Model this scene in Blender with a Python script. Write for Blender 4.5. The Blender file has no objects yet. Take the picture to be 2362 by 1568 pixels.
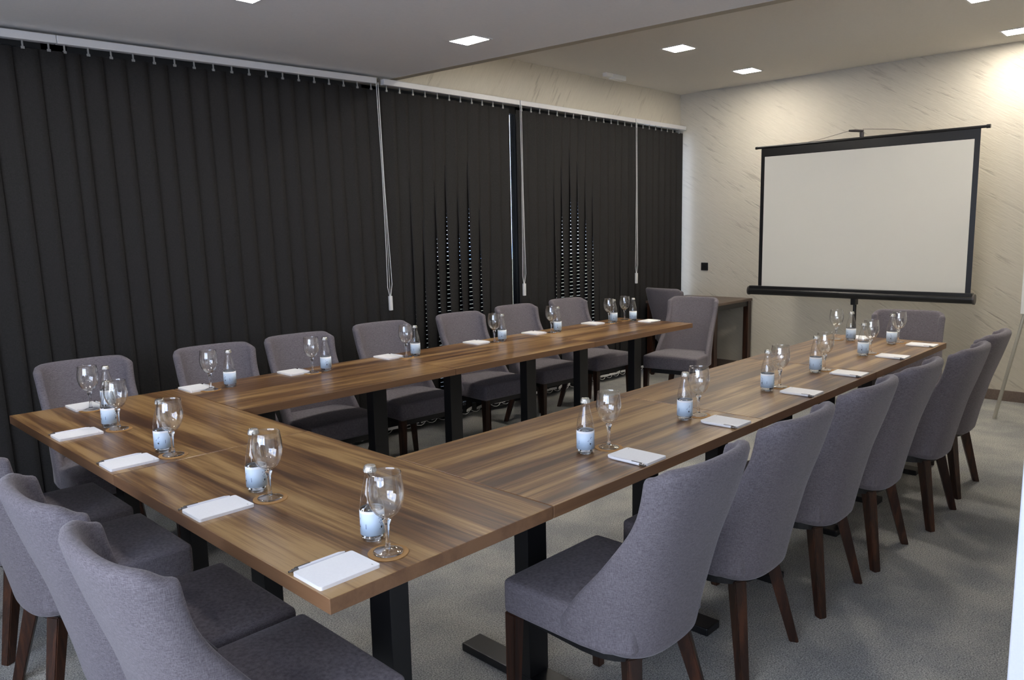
import bpy, bmesh, math, random
from mathutils import Vector, Matrix
random.seed(7)
PI = math.pi
COL = bpy.context.scene.collection
S = bpy.context.scene

# ------------------------------------------------------------------ helpers
def obj(name, bm, mat=None, parent=None, smooth=False, recalc=True):
    if recalc: bmesh.ops.recalc_face_normals(bm, faces=bm.faces[:])
    me = bpy.data.meshes.new(name); bm.to_mesh(me); bm.free()
    if smooth:
        for p in me.polygons: p.use_smooth = True
    o = bpy.data.objects.new(name, me); COL.objects.link(o)
    if mat:
        for m in (mat if isinstance(mat, (list, tuple)) else [mat]): me.materials.append(m)
    if parent: o.parent = parent
    return o
def thing(name, label, cat, loc=(0,0,0), rz=0, group=None):
    o = bpy.data.objects.new(name, None); COL.objects.link(o)
    o.empty_display_size = .1
    o.location = loc; o.rotation_euler = (0,0,rz)
    o['label'] = label; o['category'] = cat
    if group: o['group'] = group
    return o
def tag(o, label, cat, group=None):
    o['label'] = label; o['category'] = cat
    if group: o['group'] = group
    return o
def struct(name, bm, mat, parent=None, label=None):
    o = obj(name, bm, mat, parent)
    if not parent: o['kind'] = 'structure'
    if label: o['label'] = label
    return o
def dup(root, loc, rz, label, group=None, cat=None):
    r = root.copy(); COL.objects.link(r); r.location = loc; r.rotation_euler = (0,0,rz)
    r['label'] = label
    if group: r['group'] = group
    def rec(a, b):
        for ch in list(a.children):
            c = ch.copy(); COL.objects.link(c); c.parent = b; rec(ch, c)
    rec(root, r)
    return r
def box(bm, x0,x1,y0,y1,z0,z1, bev=0, seg=2, mi=0):
    r = bmesh.ops.create_cube(bm, size=1.0)
    vs = r['verts']
    for v in vs:
        v.co = Vector(((x0+x1)/2+v.co.x*(x1-x0), (y0+y1)/2+v.co.y*(y1-y0), (z0+z1)/2+v.co.z*(z1-z0)))
    fs = set(f for v in vs for f in v.link_faces)
    for f in fs: f.material_index = mi
    if bev:
        es = list(set(e for v in vs for e in v.link_edges))
        bmesh.ops.bevel(bm, geom=es, offset=bev, segments=seg, profile=.5, affect='EDGES', clamp_overlap=True)
def nb(): return bmesh.new()
def boxbm(*a, **k):
    bm = nb(); box(bm, *a, **k); return bm
def tube(bm, p0, p1, r0, r1=None, n=16, cap=True):
    r1 = r0 if r1 is None else r1
    p0, p1 = Vector(p0), Vector(p1); d = (p1-p0).normalized()
    a = Vector((0,0,1)) if abs(d.z) < .9 else Vector((1,0,0))
    u = d.cross(a).normalized(); w = d.cross(u)
    A = [bm.verts.new(p0+(u*math.cos(t)+w*math.sin(t))*r0) for t in [2*PI*i/n for i in range(n)]]
    B = [bm.verts.new(p1+(u*math.cos(t)+w*math.sin(t))*r1) for t in [2*PI*i/n for i in range(n)]]
    for i in range(n): bm.faces.new((A[i],A[(i+1)%n],B[(i+1)%n],B[i]))
    if cap: bm.faces.new(A[::-1]); bm.faces.new(B)
def polytube(bm, pts, r, n=8):
    for a, b in zip(pts[:-1], pts[1:]): tube(bm, a, b, r, n=n)
def lathe(bm, prof, n=40, close=False):
    rings = []
    for r, z in prof:
        if r < 1e-6: rings.append([bm.verts.new((0,0,z))])
        else: rings.append([bm.verts.new((r*math.cos(2*PI*i/n), r*math.sin(2*PI*i/n), z)) for i in range(n)])
    for A, B in zip(rings[:-1], rings[1:]):
        for i in range(n):
            j = (i+1) % n
            if len(A) == 1 and len(B) == 1: continue
            if len(A) == 1: bm.faces.new((A[0], B[j], B[i]))
            elif len(B) == 1: bm.faces.new((A[i], A[j], B[0]))
            else: bm.faces.new((A[i], A[j], B[j], B[i]))
def prism(bm, bot, top):
    """quad frustum between two lists of 4 points"""
    A = [bm.verts.new(p) for p in bot]; B = [bm.verts.new(p) for p in top]
    n = len(A)
    for i in range(n): bm.faces.new((A[i],A[(i+1)%n],B[(i+1)%n],B[i]))
    bm.faces.new(A[::-1]); bm.faces.new(B)
def smoothstep_interp(tab, x):
    if x <= tab[0][0]: return tab[0][1]
    for (a, fa), (b, fb) in zip(tab[:-1], tab[1:]):
        if x <= b:
            t = (x-a)/(b-a); return fa+(fb-fa)*t
    return tab[-1][1]

# ------------------------------------------------------------------ materials
def mat(name):
    m = bpy.data.materials.new(name); m.use_nodes = True
    nt = m.node_tree; b = nt.nodes['Principled BSDF']
    return m, nt, b
def simple(name, col, rough=.5, metal=0, spec=.5, bump=0, bscale=200, var=0):
    m, nt, b = mat(name)
    b.inputs['Base Color'].default_value = (*col, 1); b.inputs['Roughness'].default_value = rough
    b.inputs['Metallic'].default_value = metal; b.inputs['Specular IOR Level'].default_value = spec
    tc = nt.nodes.new('ShaderNodeTexCoord')
    no = nt.nodes.new('ShaderNodeTexNoise'); no.inputs['Scale'].default_value = bscale; no.inputs['Detail'].default_value = 3
    nt.links.new(tc.outputs['Object'], no.inputs['Vector'])
    mr = nt.nodes.new('ShaderNodeMixRGB'); mr.blend_type = 'MIX'
    v = var or .04
    mr.inputs[1].default_value = (*[c*(1-v) for c in col],1); mr.inputs[2].default_value = (*[min(1,c*(1+v)) for c in col],1)
    nt.links.new(no.outputs['Fac'], mr.inputs[0]); nt.links.new(mr.outputs[0], b.inputs['Base Color'])
    if bump:
        bp = nt.nodes.new('ShaderNodeBump'); bp.inputs['Strength'].default_value = bump; bp.inputs['Distance'].default_value = .002
        nt.links.new(no.outputs['Fac'], bp.inputs['Height']); nt.links.new(bp.outputs[0], b.inputs['Normal'])
    return m
def ramp(nt, stops, src):
    r = nt.nodes.new('ShaderNodeValToRGB'); e = r.color_ramp.elements
    while len(e) < len(stops): e.new(.5)
    for i, (p, c) in enumerate(stops): e[i].position = p; e[i].color = (*c, 1)
    nt.links.new(src, r.inputs[0]); return r
def srgb(r, g, b):
    f = lambda c: (c/255/12.92) if c/255 <= .04045 else ((c/255+.055)/1.055)**2.4
    return (f(r), f(g), f(b))

def wood_mat(name, cols, rough=.32, sx=.7, sy=14., coat=0.0, axis='X'):
    m, nt, b = mat(name); L = nt.links
    tc = nt.nodes.new('ShaderNodeTexCoord'); oi = nt.nodes.new('ShaderNodeObjectInfo')
    add = nt.nodes.new('ShaderNodeVectorMath'); add.operation = 'ADD'
    sc = nt.nodes.new('ShaderNodeVectorMath'); sc.operation = 'SCALE'; sc.inputs[3].default_value = 37.
    comb = nt.nodes.new('ShaderNodeCombineXYZ')
    for i in range(3): L.new(oi.outputs['Random'], comb.inputs[i])
    L.new(comb.outputs[0], sc.inputs[0]); L.new(tc.outputs['Object'], add.inputs[0]); L.new(sc.outputs[0], add.inputs[1])
    def stretched(a, c, det, dist=0.):
        mp = nt.nodes.new('ShaderNodeMapping')
        mp.inputs['Scale'].default_value = {'X': (a, c, c), 'Z': (c, c, a)}[axis]
        L.new(add.outputs[0], mp.inputs[0])
        n = nt.nodes.new('ShaderNodeTexNoise'); n.inputs['Scale'].default_value = 1; n.inputs['Detail'].default_value = det
        n.inputs['Roughness'].default_value = .6; n.inputs['Distortion'].default_value = dist
        L.new(mp.outputs[0], n.inputs['Vector']); return n
    n1 = stretched(sx, sy, 3, .6); n2 = stretched(sx*3, sy*6, 4); n3 = stretched(sx*9, sy*22, 2)
    mx = nt.nodes.new('ShaderNodeMath'); mx.operation = 'MULTIPLY_ADD'; mx.inputs[1].default_value = .35
    L.new(n2.outputs['Fac'], mx.inputs[0]); L.new(n1.outputs['Fac'], mx.inputs[2])
    mx2 = nt.nodes.new('ShaderNodeMath'); mx2.operation = 'MULTIPLY_ADD'; mx2.inputs[1].default_value = .22
    L.new(n3.outputs['Fac'], mx2.inputs[0]); L.new(mx.outputs[0], mx2.inputs[2])
    r = ramp(nt, cols, mx2.outputs[0])
    L.new(r.outputs[0], b.inputs['Base Color'])
    b.inputs['Roughness'].default_value = rough
    b.inputs['Coat Weight'].default_value = coat; b.inputs['Coat Roughness'].default_value = .2
    bp = nt.nodes.new('ShaderNodeBump'); bp.inputs['Strength'].default_value = .12; bp.inputs['Distance'].default_value = .0008
    L.new(n3.outputs['Fac'], bp.inputs['Height']); L.new(bp.outputs[0], b.inputs['Normal'])
    return m
W_TOP = wood_mat('walnut_laminate', [(.63, srgb(78,53,38)), (.735, srgb(112,80,51)), (.81, srgb(139,105,66)), (.91, srgb(168,135,90))], rough=.34, sx=.7, sy=12., coat=.25)
W_EDGE = wood_mat('walnut_edge_band', [(.5, srgb(108,77,55)), (.9, srgb(130,96,68))], rough=.42, sx=.8, sy=14)
W_LEG = wood_mat('dark_stained_leg_wood', [(.55, srgb(28,18,13)), (.75, srgb(46,27,19)), (.95, srgb(72,42,27))], rough=.35, sx=2.5, sy=30, axis='Z')
W_DESK = wood_mat('dark_desk_wood', [(.5, srgb(62,48,42)), (.8, srgb(92,76,66)), (.95, srgb(112,94,82))], rough=.4, sx=.9, sy=16)
BLACK = simple('black_powder_coat', (.008,.008,.009), .38, bump=.05, bscale=600)
BLACKP = simple('black_screen_housing', (.010,.010,.011), .3)
GREYM = simple('grey_lever_metal', (.09,.08,.08), .35, .6)
WIRE = simple('thin_steel_wire', (.16,.15,.13), .35, .9)
WHITEP = simple('white_plastic', (.74,.74,.74), .35)
ALU = simple('white_aluminium_rail', (.62,.62,.64), .4)
PAPER = simple('white_paper', (.88,.88,.9), .7)
PENW = simple('white_pen_plastic', (.8,.8,.84), .25)
CHROME = simple('pen_chrome', (.35,.33,.32), .2, .9)
CAPM = simple('silver_crown_cap', (.62,.60,.55), .25, .85, bump=.3, bscale=900)
CORK = simple('tan_cork_coaster', srgb(170,128,78), .75, bump=.4, bscale=900, var=.2)
INK = simple('blue_print_ink', (.05,.08,.22), .6)
INKD = simple('dark_print_ink', (.02,.03,.03), .6)
INKG = simple('grey_print_ink', (.42,.42,.42), .7)
HOOKM = simple('grey_translucent_hook_plastic', (.22,.22,.22), .4)
SCREEN = simple('matte_white_screen_cloth', (.66,.645,.60), .85, bump=.05, bscale=900)
SOCK = simple('black_socket_plastic', (.012,.012,.012), .35)
EASM = simple('pale_easel_metal', (.50,.48,.42), .35, .4)
EASB = simple('white_board_enamel', (.8,.8,.8), .25)
FRAMEM = simple('anthracite_window_frame', (.03,.032,.035), .4)
SHUT = simple('dark_shutter_slats', (.035,.04,.055), .5)
TRIMW = simple('white_gloss_trim', (.80,.83,.90), .3)
CEILLOW = simple('ceiling_paint_grey_white', (.82,.82,.83), .9, bump=.05, bscale=60)
CEILHI = simple('ceiling_paint_warm_white', (.72,.69,.64), .9, bump=.05, bscale=60)
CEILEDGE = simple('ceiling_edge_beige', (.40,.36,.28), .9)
EXTW = simple('pale_yellow_render', (.75,.68,.42), .9, bump=.2, bscale=60)
EXTG = simple('outdoor_concrete', (.35,.34,.32), .9, bump=.2, bscale=40)
BASEB = simple('brown_stone_skirting', srgb(112,98,90), .3, bscale=90, var=.35)

# label gradient (pale blue paper with white top band)
def label_mat():
    m, nt, b = mat('pale_blue_bottle_label'); L = nt.links
    tc = nt.nodes.new('ShaderNodeTexCoord'); sp = nt.nodes.new('ShaderNodeSeparateXYZ'); L.new(tc.outputs['Object'], sp.inputs[0])
    mr = nt.nodes.new('ShaderNodeMapRange'); mr.inputs[1].default_value = .017; mr.inputs[2].default_value = .077
    L.new(sp.outputs[2], mr.inputs[0])
    r = ramp(nt, [(0, srgb(190,215,240)), (.25, srgb(188,214,240)), (.6, srgb(205,224,244)), (.86, srgb(218,232,248)), (.90, srgb(245,246,250))], mr.outputs[0])
    L.new(r.outputs[0], b.inputs['Base Color']); b.inputs['Roughness'].default_value = .45
    return m
LABEL = label_mat()

def fabric_mat(name, c0, c1, rough=.95):
    m, nt, b = mat(name); L = nt.links
    tc = nt.nodes.new('ShaderNodeTexCoord')
    def st(s):
        mp = nt.nodes.new('ShaderNodeMapping'); mp.inputs['Scale'].default_value = s; L.new(tc.outputs['Object'], mp.inputs[0])
        n = nt.nodes.new('ShaderNodeTexNoise'); n.inputs['Scale'].default_value = 1; n.inputs['Detail'].default_value = 2
        L.new(mp.outputs[0], n.inputs['Vector']); return n
    a = st((700,700,90)); c = st((90,90,800)); d = st((6,6,6))
    mx = nt.nodes.new('ShaderNodeMath'); mx.operation = 'ADD'; L.new(a.outputs['Fac'], mx.inputs[0]); L.new(c.outputs['Fac'], mx.inputs[1])
    m2 = nt.nodes.new('ShaderNodeMath'); m2.operation = 'MULTIPLY_ADD'; m2.inputs[1].default_value = .5
    L.new(mx.outputs[0], m2.inputs[0])
    m3 = nt.nodes.new('ShaderNodeMath'); m3.operation = 'MULTIPLY'; m3.inputs[1].default_value = .0; L.new(d.outputs['Fac'], m3.inputs[0])
    L.new(m3.outputs[0], m2.inputs[2])
    r = ramp(nt, [(.32, c0), (.68, c1)], m2.outputs[0]); L.new(r.outputs[0], b.inputs['Base Color'])
    b.inputs['Roughness'].default_value = rough; b.inputs['Specular IOR Level'].default_value = .2
    b.inputs['Sheen Weight'].default_value = .25; b.inputs['Sheen Roughness'].default_value = .4
    b.inputs['Sheen Tint'].default_value = (.8,.79,.82,1)
    bp = nt.nodes.new('ShaderNodeBump'); bp.inputs['Strength'].default_value = .25; bp.inputs['Distance'].default_value = .0012
    L.new(mx.outputs[0], bp.inputs['Height']); L.new(bp.outputs[0], b.inputs['Normal'])
    return m
FAB = fabric_mat('grey_mauve_upholstery', srgb(84,79,84), srgb(130,124,130))
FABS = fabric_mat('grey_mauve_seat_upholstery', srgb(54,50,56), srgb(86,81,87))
BLINDF = fabric_mat('charcoal_blind_fabric', srgb(33,32,33), srgb(49,48,48), .85)
BLINDF.node_tree.nodes['Principled BSDF'].inputs['Sheen Weight'].default_value = .0

def thin_glass():
    m = bpy.data.materials.new('clear_thin_glass'); m.use_nodes = True; nt = m.node_tree; nt.nodes.clear(); L = nt.links
    out = nt.nodes.new('ShaderNodeOutputMaterial'); mix = nt.nodes.new('ShaderNodeMixShader')
    t = nt.nodes.new('ShaderNodeBsdfTransparent'); t.inputs[0].default_value = (.985,.988,.985,1)
    g = nt.nodes.new('ShaderNodeBsdfGlossy'); g.inputs['Roughness'].default_value = .02; g.inputs[0].default_value = (1,1,1,1)
    fr = nt.nodes.new('ShaderNodeFresnel'); geo = nt.nodes.new('ShaderNodeNewGeometry')
    ir = nt.nodes.new('ShaderNodeMapRange'); ir.inputs[3].default_value = 1.5; ir.inputs[4].default_value = 1/1.5
    L.new(geo.outputs['Backfacing'], ir.inputs[0]); L.new(ir.outputs[0], fr.inputs[0])
    mu = nt.nodes.new('ShaderNodeMath'); mu.operation = 'MULTIPLY'; mu.inputs[1].default_value = 2.1; mu.use_clamp = True
    L.new(fr.outputs[0], mu.inputs[0]); L.new(mu.outputs[0], mix.inputs[0])
    L.new(t.outputs[0], mix.inputs[1]); L.new(g.outputs[0], mix.inputs[2]); L.new(mix.outputs[0], out.inputs[0])
    return m
TG = thin_glass()
TINT = thin_glass(); TINT.name = 'tinted_window_glass'
for n_ in TINT.node_tree.nodes:
    if n_.type == 'BSDF_TRANSPARENT': n_.inputs[0].default_value = (.68,.71,.75,1)
def solid_glass(name, ior, col=(1,1,1)):
    m, nt, b = mat(name)
    b.inputs['Transmission Weight'].default_value = 1; b.inputs['IOR'].default_value = ior
    b.inputs['Roughness'].default_value = .0; b.inputs['Base Color'].default_value = (*col, 1)
    return m
SG = solid_glass('clear_solid_glass', 1.5)
WATER = solid_glass('still_water', 1.33, (.97,.985,1))
def emis(name, col, st):
    m = bpy.data.materials.new(name); m.use_nodes = True; nt = m.node_tree; nt.nodes.clear()
    out = nt.nodes.new('ShaderNodeOutputMaterial'); e = nt.nodes.new('ShaderNodeEmission')
    e.inputs[0].default_value = (*col,1); e.inputs[1].default_value = st; nt.links.new(e.outputs[0], out.inputs[0]); return m
LED = emis('led_panel_diffuser', (1,.93,.82), 50)
LEDN = emis('led_panel_diffuser_neutral', (1,.96,.91), 50)
LEDFILL = emis('led_panel_diffuser_cool', (.93,.95,1), 50)  # only for the added fill panels out of view

def plaster(name, base, dark, ang, plane):
    """combed decorative plaster with slanted strokes; plane 'YZ' or 'XZ'"""
    m, nt, b = mat(name); L = nt.links
    tc = nt.nodes.new('ShaderNodeTexCoord')
    mp0 = nt.nodes.new('ShaderNodeMapping')
    mp0.inputs['Rotation'].default_value = (ang,0,0) if plane == 'YZ' else (0,ang,0)
    L.new(tc.outputs['Object'], mp0.inputs[0])
    def st(s, det, o=0.):
        mp = nt.nodes.new('ShaderNodeMapping'); mp.inputs['Scale'].default_value = s; mp.inputs['Location'].default_value = (o,o,o)
        L.new(mp0.outputs[0], mp.inputs[0])
        n = nt.nodes.new('ShaderNodeTexNoise'); n.inputs['Scale'].default_value = 1; n.inputs['Detail'].default_value = det
        n.inputs['Roughness'].default_value = .6
        L.new(mp.outputs[0], n.inputs['Vector']); return n
    s1 = (1,3.5,34) if plane == 'YZ' else (3.5,1,34)
    s2 = (1,9,90) if plane == 'YZ' else (9,1,90)
    a = st(s1, 4); c = st(s2, 3, 3.); pt = st((1.3,1.3,1.3), 2, 5.)
    # sparse darker strokes
    r1 = ramp(nt, [(.57, (0,0,0)), (.68, (1,1,1))], a.outputs['Fac'])
    r2 = ramp(nt, [(.42, (0,0,0)), (.60, (1,1,1))], pt.outputs['Fac'])
    mu = nt.nodes.new('ShaderNodeMath'); mu.operation = 'MULTIPLY'; L.new(r1.outputs[0], mu.inputs[0]); L.new(r2.outputs[0], mu.inputs[1])
    m2 = nt.nodes.new('ShaderNodeMath'); m2.operation = 'MULTIPLY'; m2.inputs[1].default_value = .55; L.new(mu.outputs[0], m2.inputs[0])
    fine = ramp(nt, [(.35, tuple(x*.95 for x in base)), (.65, base)], c.outputs['Fac'])
    mx = nt.nodes.new('ShaderNodeMixRGB'); L.new(m2.outputs[0], mx.inputs[0]); L.new(fine.outputs[0], mx.inputs[1]); mx.inputs[2].default_value = (*dark,1)
    L.new(mx.outputs[0], b.inputs['Base Color']); b.inputs['Roughness'].default_value = .75
    b.inputs['Specular IOR Level'].default_value = .3
    bp = nt.nodes.new('ShaderNodeBump'); bp.inputs['Strength'].default_value = .5; bp.inputs['Distance'].default_value = .005
    ad = nt.nodes.new('ShaderNodeMath'); ad.operation = 'SUBTRACT'; L.new(c.outputs['Fac'], ad.inputs[0]); L.new(mu.outputs[0], ad.inputs[1])
    L.new(ad.outputs[0], bp.inputs['Height']); L.new(bp.outputs[0], b.inputs['Normal'])
    return m
PL_BACK = plaster('cream_combed_plaster_back', (.60,.56,.48), (.36,.33,.28), math.radians(-32), 'YZ')
PL_LEFT = plaster('cream_combed_plaster_left', (.60,.56,.48), (.30,.275,.23), math.radians(58), 'XZ')
PL_PLAIN = simple('cream_wall_paint', (.68,.66,.61), .85, bump=.1, bscale=80)
def carpet():
    m, nt, b = mat('grey_cut_pile_carpet'); L = nt.links
    tc = nt.nodes.new('ShaderNodeTexCoord')
    def n(s, d, r=.6):
        x = nt.nodes.new('ShaderNodeTexNoise'); x.inputs['Scale'].default_value = s; x.inputs['Detail'].default_value = d; x.inputs['Roughness'].default_value = r
        L.new(tc.outputs['Object'], x.inputs['Vector']); return x
    big = n(2.2, 4); fine = n(190, 2, .8); mid = n(60, 3)
    a = ramp(nt, [(.34, srgb(118,119,120)), (.66, srgb(212,211,207))], fine.outputs['Fac'])
    c = ramp(nt, [(.40, (.70,.71,.73)), (.60, (.98,.97,.93))], big.outputs['Fac'])
    mx = nt.nodes.new('ShaderNodeMixRGB'); mx.blend_type = 'MULTIPLY'; mx.inputs[0].default_value = 1
    L.new(a.outputs[0], mx.inputs[1]); L.new(c.outputs[0], mx.inputs[2]); L.new(mx.outputs[0], b.inputs['Base Color'])
    b.inputs['Roughness'].default_value = 1; b.inputs['Specular IOR Level'].default_value = .1
    ad = nt.nodes.new('ShaderNodeMath'); ad.operation = 'ADD'; L.new(fine.outputs['Fac'], ad.inputs[0]); L.new(mid.outputs['Fac'], ad.inputs[1])
    bp = nt.nodes.new('ShaderNodeBump'); bp.inputs['Strength'].default_value = .7; bp.inputs['Distance'].default_value = .006
    L.new(ad.outputs[0], bp.inputs['Height']); L.new(bp.outputs[0], b.inputs['Normal'])
    return m
CARPET = carpet()

# ------------------------------------------------------------------ the room
XB = 6.485      # back wall
YL = 3.20       # left wall (blinds hang in front)
YR = -.95       # right wall
ZL, ZH = 2.55, 2.86
struct('floor', boxbm(-2.7, XB+.1, -3.3, YL+.3, -.12, 0), CARPET)
struct('wall_back', boxbm(XB, XB+.12, -3.3, YL+.3, 0, 3.2), PL_BACK)
struct('wall_left', boxbm(-2.7, XB, YL, YL+.22, 2.50, 3.2), PL_LEFT)
struct('wall_left_end', boxbm(-2.7, -2.0, YL, YL+.22, 0, 2.50), PL_PLAIN)
bm = nb(); box(bm,-2.82,-2.7,-3.3,-2.9,0,3.2); box(bm,-2.82,-2.7,1.3,YL+.3,0,3.2); box(bm,-2.82,-2.7,-2.9,1.3,0,.55); box(bm,-2.82,-2.7,-2.9,1.3,2.35,3.2)
struct('wall_front', bm, PL_PLAIN)
f = nb()
for y in (-2.9,-1.54,-.13,1.24): box(f,-2.79,-2.73,y,y+.06,.55,2.35)
box(f,-2.79,-2.73,-2.9,1.3,.55,.61); box(f,-2.79,-2.73,-2.9,1.3,2.29,2.35)
fr = struct('window_5', f, TRIMW); obj('glass_pane', boxbm(-2.765,-2.755,-2.84,1.24,.61,2.29), TG, fr)  # unseen window added behind the camera as frontal fill, replacing a flash
pl = bpy.data.lights.new('window_portal','AREA'); pl.shape='RECTANGLE'; pl.size=1.8; pl.size_y=4.2; pl.cycles.is_portal=True  # portal sampling the sky through the added fill window
po = bpy.data.objects.new('window_portal', pl); COL.objects.link(po); po.location=(-2.84,-.8,1.45); po.rotation_euler=(0,-PI/2,0)
struct('wall_hall', boxbm(-2.7, XB, -3.42, -3.3, 0, 3.2), PL_PLAIN)
struct('wall_right', boxbm(1.20, XB, YR-.12, YR, 0, 3.2), PL_PLAIN)
struct('trim_1', boxbm(1.14, 1.20, YR-.14, YR+.004, 0, 2.5, bev=.004), TRIMW)
# low ceiling with its slightly skewed edge, then the higher ceiling
def cx(y): return 2.66 + (YL-y)*.095
def zl(x): return ZL-.02*(2.66-x)
bm = nb(); yb = -3.3
prism(bm, [(-2.7,yb,zl(-2.7)),(cx(yb),yb,ZL),(cx(YL),YL,ZL),(-2.7,YL,zl(-2.7))], [(-2.7,yb,3.2),(cx(yb),yb,3.2),(cx(YL),YL,3.2),(-2.7,YL,3.2)])
struct('ceiling_low', bm, CEILLOW)
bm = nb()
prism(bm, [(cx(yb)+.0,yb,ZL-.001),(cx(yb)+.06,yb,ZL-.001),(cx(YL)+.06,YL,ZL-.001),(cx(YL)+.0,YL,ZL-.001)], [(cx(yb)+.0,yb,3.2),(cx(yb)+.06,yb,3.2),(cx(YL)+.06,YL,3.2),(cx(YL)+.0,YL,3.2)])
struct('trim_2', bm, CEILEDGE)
struct('ceiling_high', boxbm(2.6, XB, -3.3, YL, ZH, 3.2), CEILHI)
struct('baseboard_back', boxbm(XB-.015, XB, YR, YL, 0, .088, bev=.002), BASEB)
struct('baseboard_right', boxbm(1.2, XB-.015, YR, YR+.014, 0, .088, bev=.002), BASEB)
# windows behind the blinds
def window(i, x0, x1):
    f = nb(); y0, y1 = YL+.06, YL+.12
    for a, b_ in ((x0, x0+.06), (x1-(.012 if i == 4 else .06), x1)): box(f, a, b_, y0, y1, 0, 2.50)
    box(f, x0, x1, y0, y1, 0, .07); box(f, x0, x1, y0, y1, 2.44, 2.50)
    
    fr = struct('window_%d' % i, f, FRAMEM)
    p = obj('glass_pane', boxbm(x0+.06, x1-(.012 if i == 4 else .06), y0+.02, y0+.028, .07, 2.44), TINT, fr)
window(1, -2.0, .56); window(2, .56, 2.52); window(3, 2.52, 4.06); window(4, 4.06, XB)
struct('ground', boxbm(-6, 12, YL+.3, 14, -.14, -.02), EXTG)
struct('wall_outside', boxbm(-6, 12, 5.4, 5.55, -.02, 1.12), EXTW)
# roller shutters outside
def shutter(x0, x1, label):
    t = thing('roller_shutter', label, 'roller shutter', ((x0+x1)/2, YL+.19, 0), 0, 'closed roller shutters outside the windows')
    w = (x1-x0)/2; bm = nb(); z = .03
    while z < 2.46:
        box(bm, -w, w, -.005, .005, z, z+.0307); z += .034
    # cords that tie the slats together
    for k in range(int(2*w/.3)+2):
        x = -w+.02+k*.3
        if x < w: box(bm, x-.004, x+.004, .004, .006, .03, 2.46)
    obj('slat_panel', bm, SHUT, t)
    g = nb(); box(g, -w-.012, -w, -.02, .02, 0, 2.5); obj('guide_rail', g, FRAMEM, t)
    g = nb(); box(g, w, w+.012, -.02, .02, 0, 2.5); obj('guide_rail', g, FRAMEM, t)
shutter(-2.0, .54, 'closed dark slatted shutter behind the leftmost blind')
shutter(.57, 2.50, 'closed dark slatted shutter behind the wide blind left of the first cord')
shutter(2.54, 4.022, 'closed dark slatted shutter behind the blind left of the bright slit')
shutter(4.10, 5.95, 'closed dark slatted shutter right of the bright slit')

# ------------------------------------------------------------------ vertical blinds
PITCH = .1135
def vane_bm(phi0, phi1, zk=1.7):
    bm = nb(); n = 18; w = .0635; th = .0006; cols = 4
    zt, zb = 2.452, .075
    def P(i, j, s):
        z = zt + (zb-zt)*i/n
        k = max(0., min(1., (zk-z)/(zk-.7)))
        phi = phi0+(phi1-phi0)*k
        u = -w+2*w*j/cols; v = s*th + .003*(1-(u/w)**2)
        return (u*math.cos(phi)-v*math.sin(phi), u*math.sin(phi)+v*math.cos(phi), z)
    G = {}
    for s in (-1, 1):
        for i in range(n+1):
            for j in range(cols+1): G[s,i,j] = bm.verts.new(P(i,j,s))
    for s in (-1, 1):
        for i in range(n):
            for j in range(cols): bm.faces.new((G[s,i,j],G[s,i,j+1],G[s,i+1,j+1],G[s,i+1,j]))
    for i in range(n):
        for j in (0, cols): bm.faces.new((G[-1,i,j],G[1,i,j],G[1,i+1,j],G[-1,i+1,j]))
    for i in (0, n):
        for j in range(cols): bm.faces.new((G[-1,i,j],G[1,i,j],G[1,i,j+1],G[-1,i,j+1]))
    return bm
def blind(x0, x1, label, opened={}, cord=True, drop=0., va=.035, vb=None):
    Y = 3.135
    t = thing('vertical_blind', label, 'vertical blind', (x0, Y, -drop-(.02*(x1-x0) if drop or x0 < 2 else 0)), 0, 'charcoal vertical blinds across the window wall')
    L = x1-x0
    if x0 < 2: t.rotation_euler = (0, -math.atan(.02), 0)
    rail = boxbm(.0, L, -.022, .022, 2.487, 2.527, bev=.004); obj('headrail', rail, ALU, t)
    br = nb(); k = .25
    vb = L-.035 if vb is None else vb
    n_v = int(round((vb-va)/PITCH))+1; ch = []
    for i in range(n_v):
        x = va + (vb-va)*i/(n_v-1)
        p0 = math.radians(-7+random.uniform(-2.5, 2.5)); p1 = p0; zk = 1.7
        if i in opened: p1 = math.radians(opened[i][0]); zk = opened[i][1]
        v = obj('vane', vane_bm(p0, p1, zk), BLINDF, t, smooth=True); v.location = (x, random.uniform(-.003,.003), 0)
        h = nb(); box(h, -.004, .004, -.003, .003, 2.45, 2.488, bev=.001); box(h, -.008, .008, -.0035, .0035, 2.446, 2.458)
        obj('hook', h, HOOKM, v)
        w = nb(); box(w, -.055, .055, -.003, .003, .058, .078, bev=.001); wo = obj('bottom_weight', w, WHITEP, v)
        wo.rotation_euler = (0,0,p1)
        ch.append(x)
    c = nb()
    for a, b in zip(ch[:-1], ch[1:]):
        m_ = (a+b)/2
        polytube(c, [(a,-.012,.066),(a+(m_-a)*.5,-.02,.05),(m_,-.022,.042),(m_+(b-m_)*.5,-.02,.05),(b,-.012,.066)], .0022, 6)
    obj('bottom_chain', c, WHITEP, t)
    for k in (.12, L-.12):
        pass
    if cord:
        X = L-.012
        c = nb(); yy = -.045
        pts = [(X-.012, yy, 2.49), (X-.006, yy, 1.9), (X-.012, yy, 1.35), (X-.018, yy, 1.1), (X-.005, yy, 1.035)]
        polytube(c, pts, .0022, 6)
        polytube(c, [(X+.004, yy, 2.49), (X+.004, yy-.004, 1.8), (X+.018, yy, 1.3), (X+.022, yy, 1.12), (X+.005, yy, 1.035)], .0022, 6)
        polytube(c, [(X-.002, yy-.006, 2.49), (X-.002, yy-.006, 1.4), (X, yy, 1.035)], .0016, 6)
        obj('pull_cord', c, WHITEP, t)
        c = nb(); box(c, X-.013, X+.013, yy-.01, yy+.01, .935, 1.038, bev=.004)
        obj('cord_weight', c, WHITEP, t)
    return t
blind(-1.30, .584, 'charcoal vertical blind at the far left edge of the photo, cut by the frame', cord=False, drop=.039)
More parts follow.
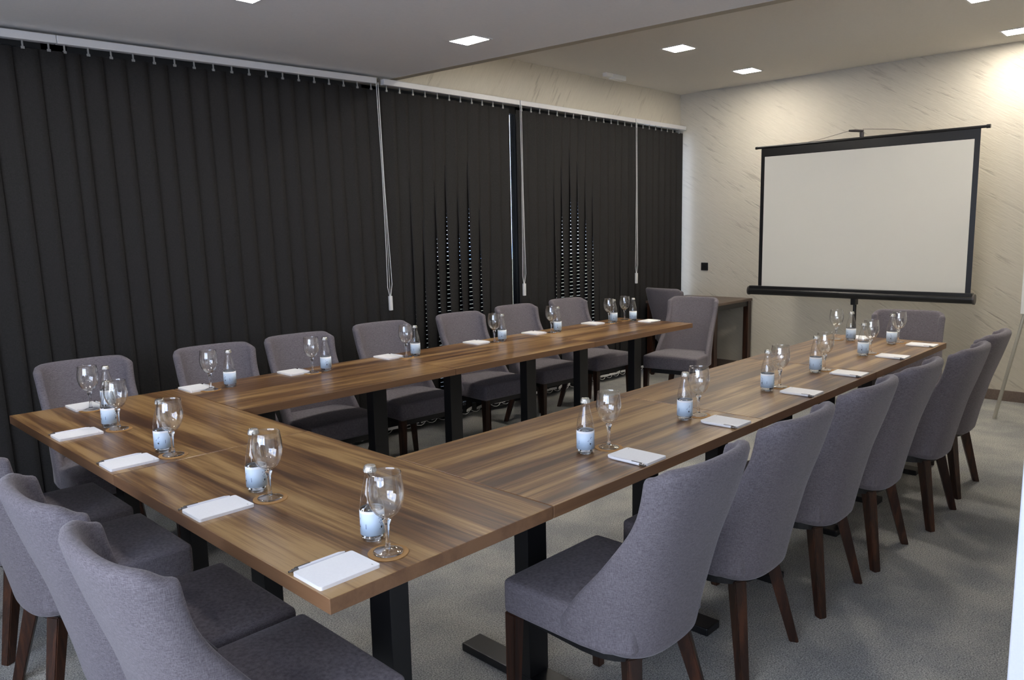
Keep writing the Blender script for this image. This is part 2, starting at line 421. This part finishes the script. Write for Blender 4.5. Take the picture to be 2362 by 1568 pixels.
blind(.585, 2.535, 'widest fully closed charcoal vertical blind, left of the first white cord')
blind(2.545, 3.905, 'charcoal vertical blind left of the bright slit, lower vanes slightly open', vb=1.185, opened={2:(20,2.3),3:(9,1.8),4:(30,2.5),5:(18,2.2),6:(27,2.45),7:(21,2.3),8:(17,2.1)})
blind(3.915, 5.535, 'charcoal vertical blind right of the bright slit, striped light between vanes', va=.035, opened={0:(2,1.3),1:(2,1.2),4:(26,2.6),5:(20,2.5),6:(28,2.6),7:(22,2.5),8:(21,2.4),9:(13,2.1),12:(15,2.4)})
blind(5.545, 6.465, 'narrow closed charcoal vertical blind in the corner by the back wall', cord=False, vb=.805)

# ------------------------------------------------------------------ ceiling lights
def make_light(m):
    t = thing('ceiling_light', '', 'ceiling light', (0,0,0), 0, 'square recessed ceiling lights')
    f = nb()
    for a in ((-.104,.104,-.104,-.09),(-.104,.104,.09,.104),(-.104,-.09,-.09,.09),(.09,.104,-.09,.09)): box(f, *a, -.004, 0)
    obj('frame', f, WHITEP, t)
    obj('diffuser', boxbm(-.09,.09,-.09,.09,-.003,-.001), m, t)
    return t
LW, LN, LFILL = make_light(LED), make_light(LEDN), make_light(LEDFILL)
used = set()
def place_light(proto, x, y, z, label):
    if z == ZL: z = zl(x)
    if proto.name not in used:
        used.add(proto.name); proto.location = (x,y,z); proto['label'] = label; return proto
    return dup(proto, (x,y,z), 0, label)
place_light(LN, 2.284, 1.996, ZL, 'square recessed light in the low ceiling nearest the ceiling step, window side')
place_light(LN, .947, 1.975, ZL, 'square recessed light in the low ceiling, cut by the top edge of the photo')
place_light(LN, 2.30, .05, ZL, 'square recessed light in the low ceiling above the right table row')
place_light(LN, 1.03, .05, ZL, 'square recessed light in the low ceiling above the near end of the right table row')
place_light(LN, -.24, 2.03, ZL, 'square recessed light in the low ceiling above the head table')
place_light(LN, -.24, .05, ZL, 'square recessed light in the low ceiling above the near corner of the head table')
place_light(LW, 4.63, 2.08, ZH, 'square recessed light in the high ceiling just past the ceiling step')
place_light(LW, 5.86, 2.13, ZH, 'square recessed light in the high ceiling near the back wall, left of the screen')
place_light(LW, 6.09, .10, ZH, 'square recessed light in the high ceiling near the back wall, cut by the right edge')
place_light(LW, 4.90, .06, ZH, 'square recessed light in the high ceiling cut by the top edge, upper right')
place_light(LW, 3.45, 2.08, ZH, 'square recessed light in the high ceiling hidden above the step, window side')
place_light(LW, 3.60, .06, ZH, 'square recessed light in the high ceiling above the middle of the right table row')
place_light(LFILL, -.9, -1.9, ZL, 'square recessed light above the entrance beside the camera')  # this cool set is added out of view to fill the chair backs
place_light(LFILL, .5, -2.5, ZL, 'square recessed light in the entrance by the hall wall')
place_light(LFILL, -1.7, -.4, ZL, 'square recessed light behind the backs of the head table chairs')
# emergency light on the ceiling
t = thing('emergency_light', 'small white box light on the high ceiling by the window wall', 'emergency light', (5.04, 3.02, ZH), 0)
obj('housing', boxbm(-.02,.17,-.03,.03,-.045,0,bev=.006), WHITEP, t)
obj('side_bracket', boxbm(-.12,-.02,-.024,.024,-.034,0,bev=.004), WHITEP, t)

# ------------------------------------------------------------------ tables
TZ = .7565; TW = .68; TL = 1.20
def make_table():
    t = thing('conference_table', '', 'table', (0,0,0), 0, 'walnut tables joined in a U')
    # top: slab with edge band
    bm = nb(); box(bm, -TL/2+.0005, TL/2-.0005, -TW/2+.0005, TW/2-.0005, TZ-.034, TZ, bev=.0015, seg=2)
    bmesh.ops.recalc_face_normals(bm, faces=bm.faces[:])
    for f in bm.faces: f.material_index = 0 if f.normal.z > .9 else 1
    obj('tabletop', bm, [W_TOP, W_EDGE], t)
    for sx in (-1, 1):
        x = sx*(TL/2-.272)
        leg = obj('leg', boxbm(x-.045, x+.045, -.03, .03, .03, TZ-.045, bev=.002), BLACK, t)
        obj('foot_bar', boxbm(x-.045, x+.045, -.30, .30, .0, .03, bev=.004), BLACK, leg)
        obj('top_plate', boxbm(x-.045, x+.045, -.26, .26, TZ-.046, TZ-.034), BLACK, leg)
    return t
T0 = make_table()
G = .0025
# arms start beyond the head tables
XA = TW+G
hy = [TL/2, TL*1.5+G]
T0.location = (TW/2, hy[0], 0); T0.rotation_euler = (0,0,PI/2); T0['label'] = 'head table at the near corner of the U, closest to the camera'
dup(T0, (TW/2, hy[1], 0), PI/2, 'head table at the window side corner of the U')
names = ['nearest the head table', 'in the middle of the row', 'at the screen end of the row']
YTL = 2*TL+G
for i in range(3):
    dup(T0, (XA+TL/2+i*(TL+G), TW/2, 0), 0, 'walnut table in the right row, '+names[i])
for i in range(3):
    dup(T0, (XA+TL/2+i*(TL+G), YTL-TW/2, 0), 0, 'walnut table in the window side row, '+names[i])
XE = XA+3*TL+2*G

# ------------------------------------------------------------------ chairs
EDGE = [(.325,.00),(.35,.045),(.37,.060),(.42,.045),(.50,-.01),(.58,-.078),(.655,-.135),(.715,-.178),(.76,-.200),(.83,-.218),(.89,-.226)]
BACK = [(.325,-.196),(.40,-.210),(.45,-.220),(.62,-.260),(.75,-.302),(.83,-.326),(.89,-.342)]
WID = [(.325,.205),(.36,.226),(.42,.234),(.50,.229),(.60,.219),(.70,.214),(.80,.217),(.89,.224)]
def bake(o, mods):
    for kind, kw in mods:
        m = o.modifiers.new(kind, kind)
        for k, v in kw.items(): setattr(m, k, v)
    dg = bpy.context.evaluated_depsgraph_get(); dg.update()
    me = bpy.data.meshes.new_from_object(o.evaluated_get(dg)); o.modifiers.clear()
    old = o.data; o.data = me; bpy.data.meshes.remove(old)
    for p in me.polygons: p.use_smooth = True
    return o
def make_chair():
    t = thing('upholstered_chair', '', 'chair', (0,0,0), 0, 'grey upholstered chairs around the tables')
    # back shell
    bm = nb(); NU, NV = 30, 18; grid = []
    for j in range(NV+1):
        row = []
        for i in range(NU+1):
            th = -PI/2+PI*i/NU; s, c = math.sin(th), math.cos(th)
            zmin = .330+.035*abs(s)**6; zmax = .892-.024*abs(s)**14
            z = zmin+(zmax-zmin)*(j/NV)
            yf, yb, w = smoothstep_interp(EDGE, z), smoothstep_interp(BACK, z), smoothstep_interp(WID, z)
            k = max(0, min(1, (z-.40)/.40)); n = 2.75-0.15*k
            x = w*math.copysign(abs(s)**(2/n), s); y = yf+(yb-yf)*abs(c)**(2/n)
            row.append(bm.verts.new((x, y, z)))
        grid.append(row)
    for j in range(NV):
        for i in range(NU): bm.faces.new((grid[j][i],grid[j][i+1],grid[j+1][i+1],grid[j+1][i]))
    o = obj('backrest', bm, FAB, t, recalc=False)
    bake(o, [('SOLIDIFY', dict(thickness=.038, offset=-1)), ('SUBSURF', dict(levels=1, render_levels=1))])
    # seat cushion
    bm = nb(); box(bm, -.226,.226,-.17,.262,.355,.462)
    bmesh.ops.subdivide_edges(bm, edges=bm.edges[:], cuts=5, use_grid_fill=True)
    for v in bm.verts:
        x, y = v.co.x/.226, (v.co.y-.046)/.216
        if v.co.z > .44: v.co.z += .010*(1-x*x)*(1-y*y)
        if v.co.y < -.05:                       # narrower towards the rounded back
            v.co.x *= 1-.22*((-.05-v.co.y)/.12)**2
    o = obj('seat', bm, FAB, t)
    bake(o, [('BEVEL', dict(width=.016, segments=3, limit_method='ANGLE', angle_limit=.9)), ])
    # wooden frame below
    bm = nb(); outline = []
    for i in range(25):
        th = -PI/2+PI*i/24; s, c = math.sin(th), math.cos(th)
        outline.append((.185*math.copysign(abs(s)**.72, s), -.0-.168*abs(c)**.72))
    outline += [(.17,.225),(-.17,.225)]
    prism(bm, [(x,y,.318) for x,y in outline], [(x,y,.357) for x,y in outline])
    obj('seat_frame', bm, BLACK, t)
    # legs
    for s in (-1, 1):
        bm = nb(); a, b = .042, .030
        fx, fy = s*.203, .236
        x0, x1 = fx-s*.0+(-a/2 if s>0 else -a/2), 0
        prism(bm, [(fx+s*.021-s*b,fy+.021-b,0),(fx+s*.021,fy+.021-b,0),(fx+s*.021,fy+.021,0),(fx+s*.021-s*b,fy+.021,0)],
                  [(fx+s*.021-s*a,fy+.021-a,.358),(fx+s*.021,fy+.021-a,.358),(fx+s*.021,fy+.021,.358),(fx+s*.021-s*a,fy+.021,.358)])
        bmesh.ops.bevel(bm, geom=bm.edges[:], offset=.003, segments=2, affect='EDGES')
        obj('leg', bm, W_LEG, t)
    for s in (-1, 1):
        bm = nb(); a, b = .023, .016
        ang = s*math.radians(28)
        def sq(cx_, cy_, r, z):
            return [(cx_+r*math.cos(ang+PI/4+k*PI/2)*1.41, cy_+r*math.sin(ang+PI/4+k*PI/2)*1.41, z) for k in range(4)]
        prism(bm, sq(s*.192,-.19,b,0), sq(s*.122,-.125,a,.328))
        bmesh.ops.bevel(bm, geom=bm.edges[:], offset=.003, segments=2, affect='EDGES')
        obj('leg', bm, W_LEG, t)
    return t
C0 = make_chair(); first = [True]
def chair(x, y, rz, label, group):
    if first[0]:
        first[0] = False; C0.location = (x,y,0); C0.rotation_euler = (0,0,rz); C0['label'] = label; C0['group'] = group; return C0
    return dup(C0, (x,y,0), rz, label, group)
R = math.radians
g = 'grey chairs along the right table row'
for x, y, r, l in ((.955,-.015,0,'grey chair at the right row, nearest the camera, whole side visible'),
                (1.56,-.01,0,'grey chair at the right row, second from the camera'),
                (2.17,-.015,0,'grey chair at the right row, third from the camera'),
                (2.71,-.03,0,'grey chair at the right row, fourth from the camera'),
                (3.33,-.075,0,'grey chair at the right row, fifth from the camera'),
                (3.90,-.05,0,'grey chair at the right row, farthest from the camera')):
    chair(x, y, R(r), l, g)
g = 'grey chairs along the front of the head table'
for x, y, r, l in ((-.03,.29,0,'grey chair at the head table closest to the camera, in the lower left corner'),
                (-.03,.775,0,'grey chair at the head table, second from the near corner'),
                (-.035,1.43,0,'grey chair at the head table at the left edge, only its right shoulder showing'),
                (-.03,1.965,0,'grey chair at the window end of the head table, mostly out of frame')):
    chair(x, y, R(r-90), l, g)
g = 'grey chairs along the window side table row'
words = ['first','second','third','fourth','fifth','sixth','seventh']
for i, (x, y) in enumerate(((.41,2.53),(1.02,2.47),(1.55,2.49),(2.20,2.56),(2.90,2.56),(3.55,2.62),(4.20,2.63))):
    l = 'grey chair facing the camera in front of the blinds, %s from the left' % words[i]
    chair(x, y, PI+R((0,-4,-3,-3,-3,-3,-3)[i]), l, g)
chair(4.62, 2.02, R(90+10), 'grey chair turned sideways at the screen end of the window side row', 'grey chairs at the ends of the table rows')
chair(4.45, .29, R(90+12), 'grey chair behind the screen end of the right row, below the projection screen', 'grey chairs at the ends of the table rows')
chair(5.86, 2.80, R(-90-6), 'dark grey chair seen from behind, tucked under the small desk in the corner', 'grey chairs at the ends of the table rows')

# ------------------------------------------------------------------ place settings
def make_glass():
    t = thing('water_goblet', '', 'glass', (0,0,0), 0, 'clear stemmed glasses on the tables')
    po_ = [(.006,.0795),(.018,.086),(.028,.096),(.036,.110),(.0405,.128),(.0415,.142),(.040,.162),(.0375,.178),(.0365,.1875)]
    pi_ = [(.0353,.1875),(.0363,.178),(.0388,.162),(.0403,.142),(.0393,.128),(.0347,.1105),(.0265,.0975),(.016,.0885),(0,.0855)]
    bm = nb(); lathe(bm, [(0,.0795)]+po_+[(.0359,.1883)]+pi_, 48)
    obj('bowl', bm, TG, t, smooth=True)
    bm = nb(); lathe(bm, [(0,.0793),(.0070,.0793),(.0098,.0790),(.0100,.076),(.0085,.070),(.0062,.064),(.0050,.050),(.0046,.035),(.0052,.020),(.0075,.012),(.0075,.0095),(0,.0095)], 32)
    obj('stem', bm, SG, t, smooth=True)
    bm = nb(); lathe(bm, [(0,.0095),(.008,.0095),(.016,.0065),(.026,.0040),(.034,.0028),(.0345,.0015),(.034,.0006),(.02,.001),(0,.0012)], 48)
    obj('foot', bm, TG, t, smooth=True)
    return t
def curved_patch(bm, pts, r, a0):
    """flat outline (u = arc metres, z) wrapped on a cylinder"""
    vs = []
    for u, z in pts:
        a = a0+u/r; vs.append(bm.verts.new((r*math.cos(a), r*math.sin(a), z)))
    bm.faces.new(vs)
def make_bottle():
    t = thing('water_bottle', '', 'bottle', (0,0,0), 0, 'small glass water bottles on the tables')
    prof = [(0,.003),(.018,.002),(.025,.0005),(.0278,.004),(.0286,.012),(.0286,.084),(.0275,.096),(.0245,.112),(.0205,.128),(.0165,.143),(.0140,.153),(.0132,.160),(.0142,.1635),(.0142,.168),(.0128,.170)]
    bm = nb(); lathe(bm, prof, 40); obj('bottle_body', bm, TG, t, smooth=True)
    bm = nb(); lathe(bm, [(0,.006),(.02,.005),(.0262,.009),(.0270,.014),(.0270,.0735),(.0265,.0745),(0,.0745)], 32)
    obj('water', bm, WATER, t, smooth=True)
    bm = nb(); n = 42
    prf = [(.0128,.1665),(.0152,.1665),(.0150,.170),(.0140,.178),(.0120,.1808),(0,.1812)]
    rings = []
    for k, (r, z) in enumerate(prf):
        if r == 0: rings.append([bm.verts.new((0,0,z))]); continue
        rings.append([bm.verts.new(((r*(1+(.05 if (k in (1,2) and i%2) else 0)))*math.cos(2*PI*i/n), (r*(1+(.05 if (k in (1,2) and i%2) else 0)))*math.sin(2*PI*i/n), z)) for i in range(n)])
    for A, B in zip(rings[:-1], rings[1:]):
        for i in range(n):
            j = (i+1)%n
            if len(B) == 1: bm.faces.new((A[i],A[j],B[0]))
            else: bm.faces.new((A[i],A[j],B[j],B[i]))
    obj('crown_cap', bm, CAPM, t)
    bm = nb(); lathe(bm, [(.0290,.0165),(.0292,.0165),(.0292,.0765),(.0290,.0765)], 48)
    lb = obj('paper_label', bm, LABEL, t, smooth=True)
    r = .0294
    bm = nb(); rnd = random.Random(3)
    for a0 in (0.0, 2.1, 4.2):
        for k in range(9):                                         # curly emblem of small strokes
            u, z = rnd.uniform(-.007,.007), .058-k*.0034; d = rnd.uniform(.0012,.003)
            s = rnd.choice((-1,1))
            curved_patch(bm, [(u-d,z),(u-d*.4,z+.0014*s),(u+d,z+.0022*s),(u+d*.6,z+.0004*s)], r, a0)
        curved_patch(bm, [(.011,.046),(.0122,.046),(.0122,.034),(.011,.034)], r, a0+.45)
    obj('emblem', bm, INK, lb)
    bm = nb()
    for a0 in (0.0, 2.1, 4.2):
        curved_patch(bm, [(.002+.0022*math.cos(q), .036+.003*math.sin(q)) for q in [2*PI*i/10 for i in range(10)]], r, a0)
    obj('emblem_dot', bm, INKD, lb)
    return t
def rounded_rect(w, h, r, n=5):
    pts = []
    for cx_, cy_, a in ((w/2-r,h/2-r,0),(-w/2+r,h/2-r,PI/2),(-w/2+r,-h/2+r,PI),(w/2-r,-h/2+r,1.5*PI)):
        for k in range(n+1):
            q = a+PI/2*k/n; pts.append((cx_+r*math.cos(q), cy_+r*math.sin(q)))
    return pts
def make_pad():
    t = thing('notepad', '', 'notepad', (0,0,0), 0, 'white notepads at the seats')
    pts = rounded_rect(.110,.150,.006)
    bm = nb(); prism(bm, [(x,y,0) for x,y in pts], [(x,y,.0075) for x,y in pts]); pg = obj('page_block', bm, PAPER, t)
    bm = nb(); pts2 = rounded_rect(.109,.149,.006); prism(bm, [(x,y,.0076) for x,y in pts2], [(x,y,.0080) for x,y in pts2]); sh = obj('top_sheet', bm, PAPER, t)
    bm = nb(); box(bm, .040,.046,.060,.0625,.0080,.00815); obj('printed_mark', bm, INKG, sh)
    return t
def make_pen():
    t = thing('ballpoint_pen', '', 'pen', (0,0,0), 0, 'white pens beside the notepads')
    bm = nb(); tube(bm, (0,-.052,.0052),(0,.052,.0052), .0048, n=16); tube(bm, (0,.052,.0052),(0,.066,.0052), .0046,.0022, n=16)
    obj('barrel', bm, PENW, t, smooth=False)
    bm = nb(); tube(bm, (0,-.066,.0052),(0,-.052,.0052), .0042, n=16); tube(bm, (0,-.074,.0052),(0,-.066,.0052), .0026, n=12); box(bm, -.0014,.0014,-.058,-.022,.0098,.0110); box(bm,-.0014,.0014,-.060,-.056,.006,.011)
    obj('clip_and_button', bm, CHROME, t)
    bm = nb(); tube(bm, (0,.066,.0052),(0,.070,.0052), .0016,.0006, n=10)
    obj('tip', bm, CHROME, t)
    return t
def make_coaster():
    bm = nb(); lathe(bm, [(0,0),(.046,0),(.0465,.0012),(.046,.0022),(0,.0022)], 48)
    o = obj('coaster', bm, CORK); tag(o, '', 'coaster', 'round coasters under the glasses'); return o
PR = {'g': make_glass(), 'b': make_bottle(), 'p': make_pad(), 'n': make_pen(), 'c': make_coaster()}
usedp = set()
def put(k, x, y, z, rz, label):
    o = PR[k]
    if k not in usedp:
        usedp.add(k); o.location = (x,y,z); o.rotation_euler = (0,0,rz); o['label'] = label; return o
    return dup(o, (x,y,z), rz, label)
def setting(gx, gy, bx, by, px, py, rz, where, pen_up=False, jr=0):
    e = .0002
    put('c', gx, gy, TZ, 0, 'round tan coaster under the glass '+where)
    put('g', gx, gy, TZ+.0022, rz, 'empty stemmed glass '+where)
    put('b', bx, by, TZ, rz+R(30+random.uniform(-50,50)), 'small water bottle with blue label '+where)
    put('p', px, py, TZ, rz+R(jr), 'white notepad '+where)
    # pen lies along the sitter's left side of the pad, cap end towards the sitter
    dx, dy = -.0645, -.004
    c, s = math.cos(rz+R(jr)), math.sin(rz+R(jr))
    put('n', px+c*dx-s*dy, py+s*dx+c*dy, TZ, rz+R(jr+random.uniform(-2,2)), 'white pen beside the notepad '+where)
k_ = .85
# head table: glass x,y  bottle x,y  pad centre
Hw = ['at the near corner of the head table','second from the near corner, head table','third along the head table, by its joint','at the far left end of the head table front']
for (gx,gy,bx,by,px,py), w in zip(((.2135,.092,.240,.186,.082,.098),(.216,.630,.226,.722,.082,.660),(.2135,1.27,.212,1.345,.082,1.293),(.221,1.788,.214,1.862,.086,1.822)), Hw):
    setting(gx,gy,bx,by,px,py, -PI/2, w)
Lg = [(.262,.335,.262),(.785,.885,.75),(1.334,1.42,1.27),(1.957,2.03,1.89),(2.684,2.76,2.60),(3.25,3.322,3.16),(3.925,3.99,3.83)]
for i, (a, b, p) in enumerate(Lg):
    setting(a, 2.235, b, 2.240, p, 2.32, PI, 'at %s place from left, window row' % words[i])
setting(4.165, 2.262, 4.17, 2.185, 4.205, 2.06, PI/2, 'at the screen end of the window side row')
Rg = [(1.21,.215,1.118,.240,1.178),(1.782,.215,1.70,.225,1.750),(2.467,.205,2.372,.218,2.415),(2.985,.212,2.913,.227,2.96),(3.632,.215,3.54,.222,3.585),(4.135,.225,4.06,.240,4.10)]
for i, (a, ay, b, by, p) in enumerate(Rg):
    setting(a, ay, b, by, p, .082, 0, 'in the right row, %s place from the camera' % words[i])
setting(4.05, .565, 4.066, .480, 4.19, .47, PI/2, 'at the screen end of the right row')

# ------------------------------------------------------------------ desk in the corner
t = thing('side_desk', 'small dark brown desk in the far corner against the back wall', 'desk', (6.07, 2.72, 0), 0)
bm = nb(); box(bm, -.385,.40,-.39,.37,.725,.75,bev=.002); obj('desktop', bm, W_DESK, t)
f = nb()
for y in (-.375,.345): box(f, -.34,.37,y,y+.022,.675,.7255)
for x in (-.34,.35): box(f, x,x+.022,-.353,.345,.675,.7255)
obj('apron', f, BLACK, t)
for x in (-.355,.325):
    for y in (-.385,.315):
        obj('leg', boxbm(x,x+.065,y,y+.055,0,.7255,bev=.002), W_LEG, t)

# ------------------------------------------------------------------ projection screen
XS = 5.80
t = thing('projection_screen', 'white portable projection screen on a black tripod before the back wall', 'projection screen', (XS, 1.10, 0), 0)
yl, yr = .845, -.865     # local cloth edges
bm = nb(); tube(bm, (0,-.885,.888),(0,.925,.888), .036, n=28); box(bm,-.03,.03,-.88,.92,.905,.935,bev=.004)
obj('roller_housing', bm, BLACKP, t)
bm = nb(); tube(bm,(0,-.885,.888),(0,-.897,.888),.040,n=28); tube(bm,(0,.925,.888),(0,.937,.888),.040,n=28)
obj('end_cap', bm, GREYM, t)
zt = 2.155
bm = nb()
box(bm, -.0015,.0015,yr,yl,2.080,zt)                      # top band
box(bm, -.0015,.0015,yl-.033,yl,.925,2.080); box(bm, -.0015,.0015,yr,yr+.038,.925,2.080); box(bm,-.0015,.0015,yr,yl,.915,.930)
obj('black_border', bm, BLACKP, t)
bm = nb(); box(bm, -.0010,.0010,yr+.038,yl-.033,.930,2.080); obj('screen_cloth', bm, SCREEN, t)
bm = nb(); tube(bm,(0,-.905,zt+.008),(0,.885,zt+.008),.011,n=16); tube(bm,(0,-.925,zt+.008),(0,-.900,zt+.008),.015,n=16); tube(bm,(0,.880,zt+.008),(0,.900,zt+.008),.013,n=16)
obj('top_bar', bm, BLACKP, t)
bm = nb(); tube(bm,(.05,.0,.15),(.05,.0,1.2),.014,n=16); tube(bm,(.05,.0,1.2),(.05,.0,2.20),.011,n=16)
obj('pole', bm, BLACKP, t)
bm = nb(); box(bm,.0,.07,-.02,.02,.80,.87,bev=.004); obj('bracket', bm, BLACKP, t)
bm = nb(); tube(bm,(.045,.0,2.13),(.04,.0,2.215),.014,.018,n=14); tube(bm,(.03,-.015,2.222),(.03,.055,2.232),.010,.011,n=12); tube(bm,(.03,.05,2.231),(.03,.10,2.236),.011,.008,n=12)
obj('hanger_hook', bm, GREYM, t)
bm = nb(); polytube(bm,[(.02,.50,2.166),(.025,.30,2.195),(.03,.095,2.235)],.0018); polytube(bm,[(.02,-.47,2.166),(.025,-.25,2.212),(.03,-.01,2.238)],.0018)
obj('tension_wire', bm, WIRE, t)
for a in (R(90), R(210), R(330)):
    bm = nb(); ex, ey = .05+.48*math.cos(a), .48*math.sin(a)
    tube(bm,(.05+.012*math.cos(a),.012*math.sin(a),.50),(ex,ey,.012),.009,n=10); tube(bm,(.05,0,.20),(.05+.24*math.cos(a),.24*math.sin(a),.26),.005,n=8)
    l = obj('leg', bm, BLACKP, t)
    bm = nb(); tube(bm,(ex,ey,0),(ex,ey,.02),.013,n=12); obj('rubber_foot', bm, BLACKP, l)

# wall socket
t = thing('wall_socket', 'black square socket on the back wall left of the projection screen', 'socket', (XB, 2.885, 1.06), 0)
obj('cover_plate', boxbm(-.009,0,-.041,.041,-.041,.041,bev=.003), SOCK, t)
bm = nb(); lathe(bm, [(.0,-.001),(.021,-.001),(.021,.001),(.024,.001),(.024,-.001)], 28)
s_ = obj('socket_well', bm, SOCK, t); s_.rotation_euler = (0,PI/2,0); s_.location = (-.010,0,0)

# flip chart easel at the right edge
t = thing('flip_chart_easel', 'pale metal flip chart easel at the right edge of the photo by the back wall', 'easel', (5.77, -.40, 0), 0)
obj('board', boxbm(-.012,.006,-.34,.300,.80,1.75,bev=.004), EASB, t)
obj('pen_tray', boxbm(-.055,-.012,-.30,.27,.785,.80,bev=.002), EASM, t)
for s in (-1,1):
    bm = nb(); tube(bm,(0,s*.418,.0),(.02,s*.10,1.80),.013,.010,n=14); obj('leg', bm, EASM, t)
bm = nb(); tube(bm,(.40,0,0),(.03,0,1.80),.013,.010,n=14); obj('leg', bm, EASM, t)
bm = nb(); box(bm,.006,.04,-.16,.16,1.76,1.82,bev=.004); obj('top_clamp', bm, EASM, t)

# ------------------------------------------------------------------ world (daylight outside)
w = bpy.data.worlds.new('daylight'); S.world = w; w.use_nodes = True; nt = w.node_tree
bg = nt.nodes['Background']
tc = nt.nodes.new('ShaderNodeTexCoord'); no = nt.nodes.new('ShaderNodeTexNoise'); no.inputs['Scale'].default_value = 7; no.inputs['Detail'].default_value = 5
nt.links.new(tc.outputs['Generated'], no.inputs['Vector'])
rp = ramp(nt, [(.40, (.25,.42,.85)), (.52, (.90,.94,1))], no.outputs['Fac'])
nt.links.new(rp.outputs[0], bg.inputs[0]); bg.inputs[1].default_value = 4.0

# ------------------------------------------------------------------ camera
cam = bpy.data.cameras.new('camera'); co = bpy.data.objects.new('camera', cam); COL.objects.link(co)
cam.sensor_fit = 'HORIZONTAL'; cam.sensor_width = 36; cam.lens = 26.718
Rm = Matrix(((0.6930042123358712, 0.11633033501999818, -0.7114860608886682), (-0.72064074904975, 0.08365471997542995, -0.6882432699524548), (-0.020544402978764878, 0.9896813330461312, 0.14180545309077056)))
co.matrix_world = Matrix.Translation((-0.76343, -1.25791, 1.47377)) @ Rm.to_4x4()
cam.clip_start = .02; cam.clip_end = 100
S.camera = co
S.view_settings.view_transform = 'Standard'; S.view_settings.look = 'None'; S.view_settings.gamma = 1
S.view_settings.use_curve_mapping = False; S.view_settings.exposure = 1.36
S.cycles.max_bounces = 12; S.cycles.transparent_max_bounces = 24; S.cycles.transmission_bounces = 10
S.cycles.caustics_reflective = False; S.cycles.caustics_refractive = True
S.cycles.use_denoising = True; S.cycles.sample_clamp_indirect = 6
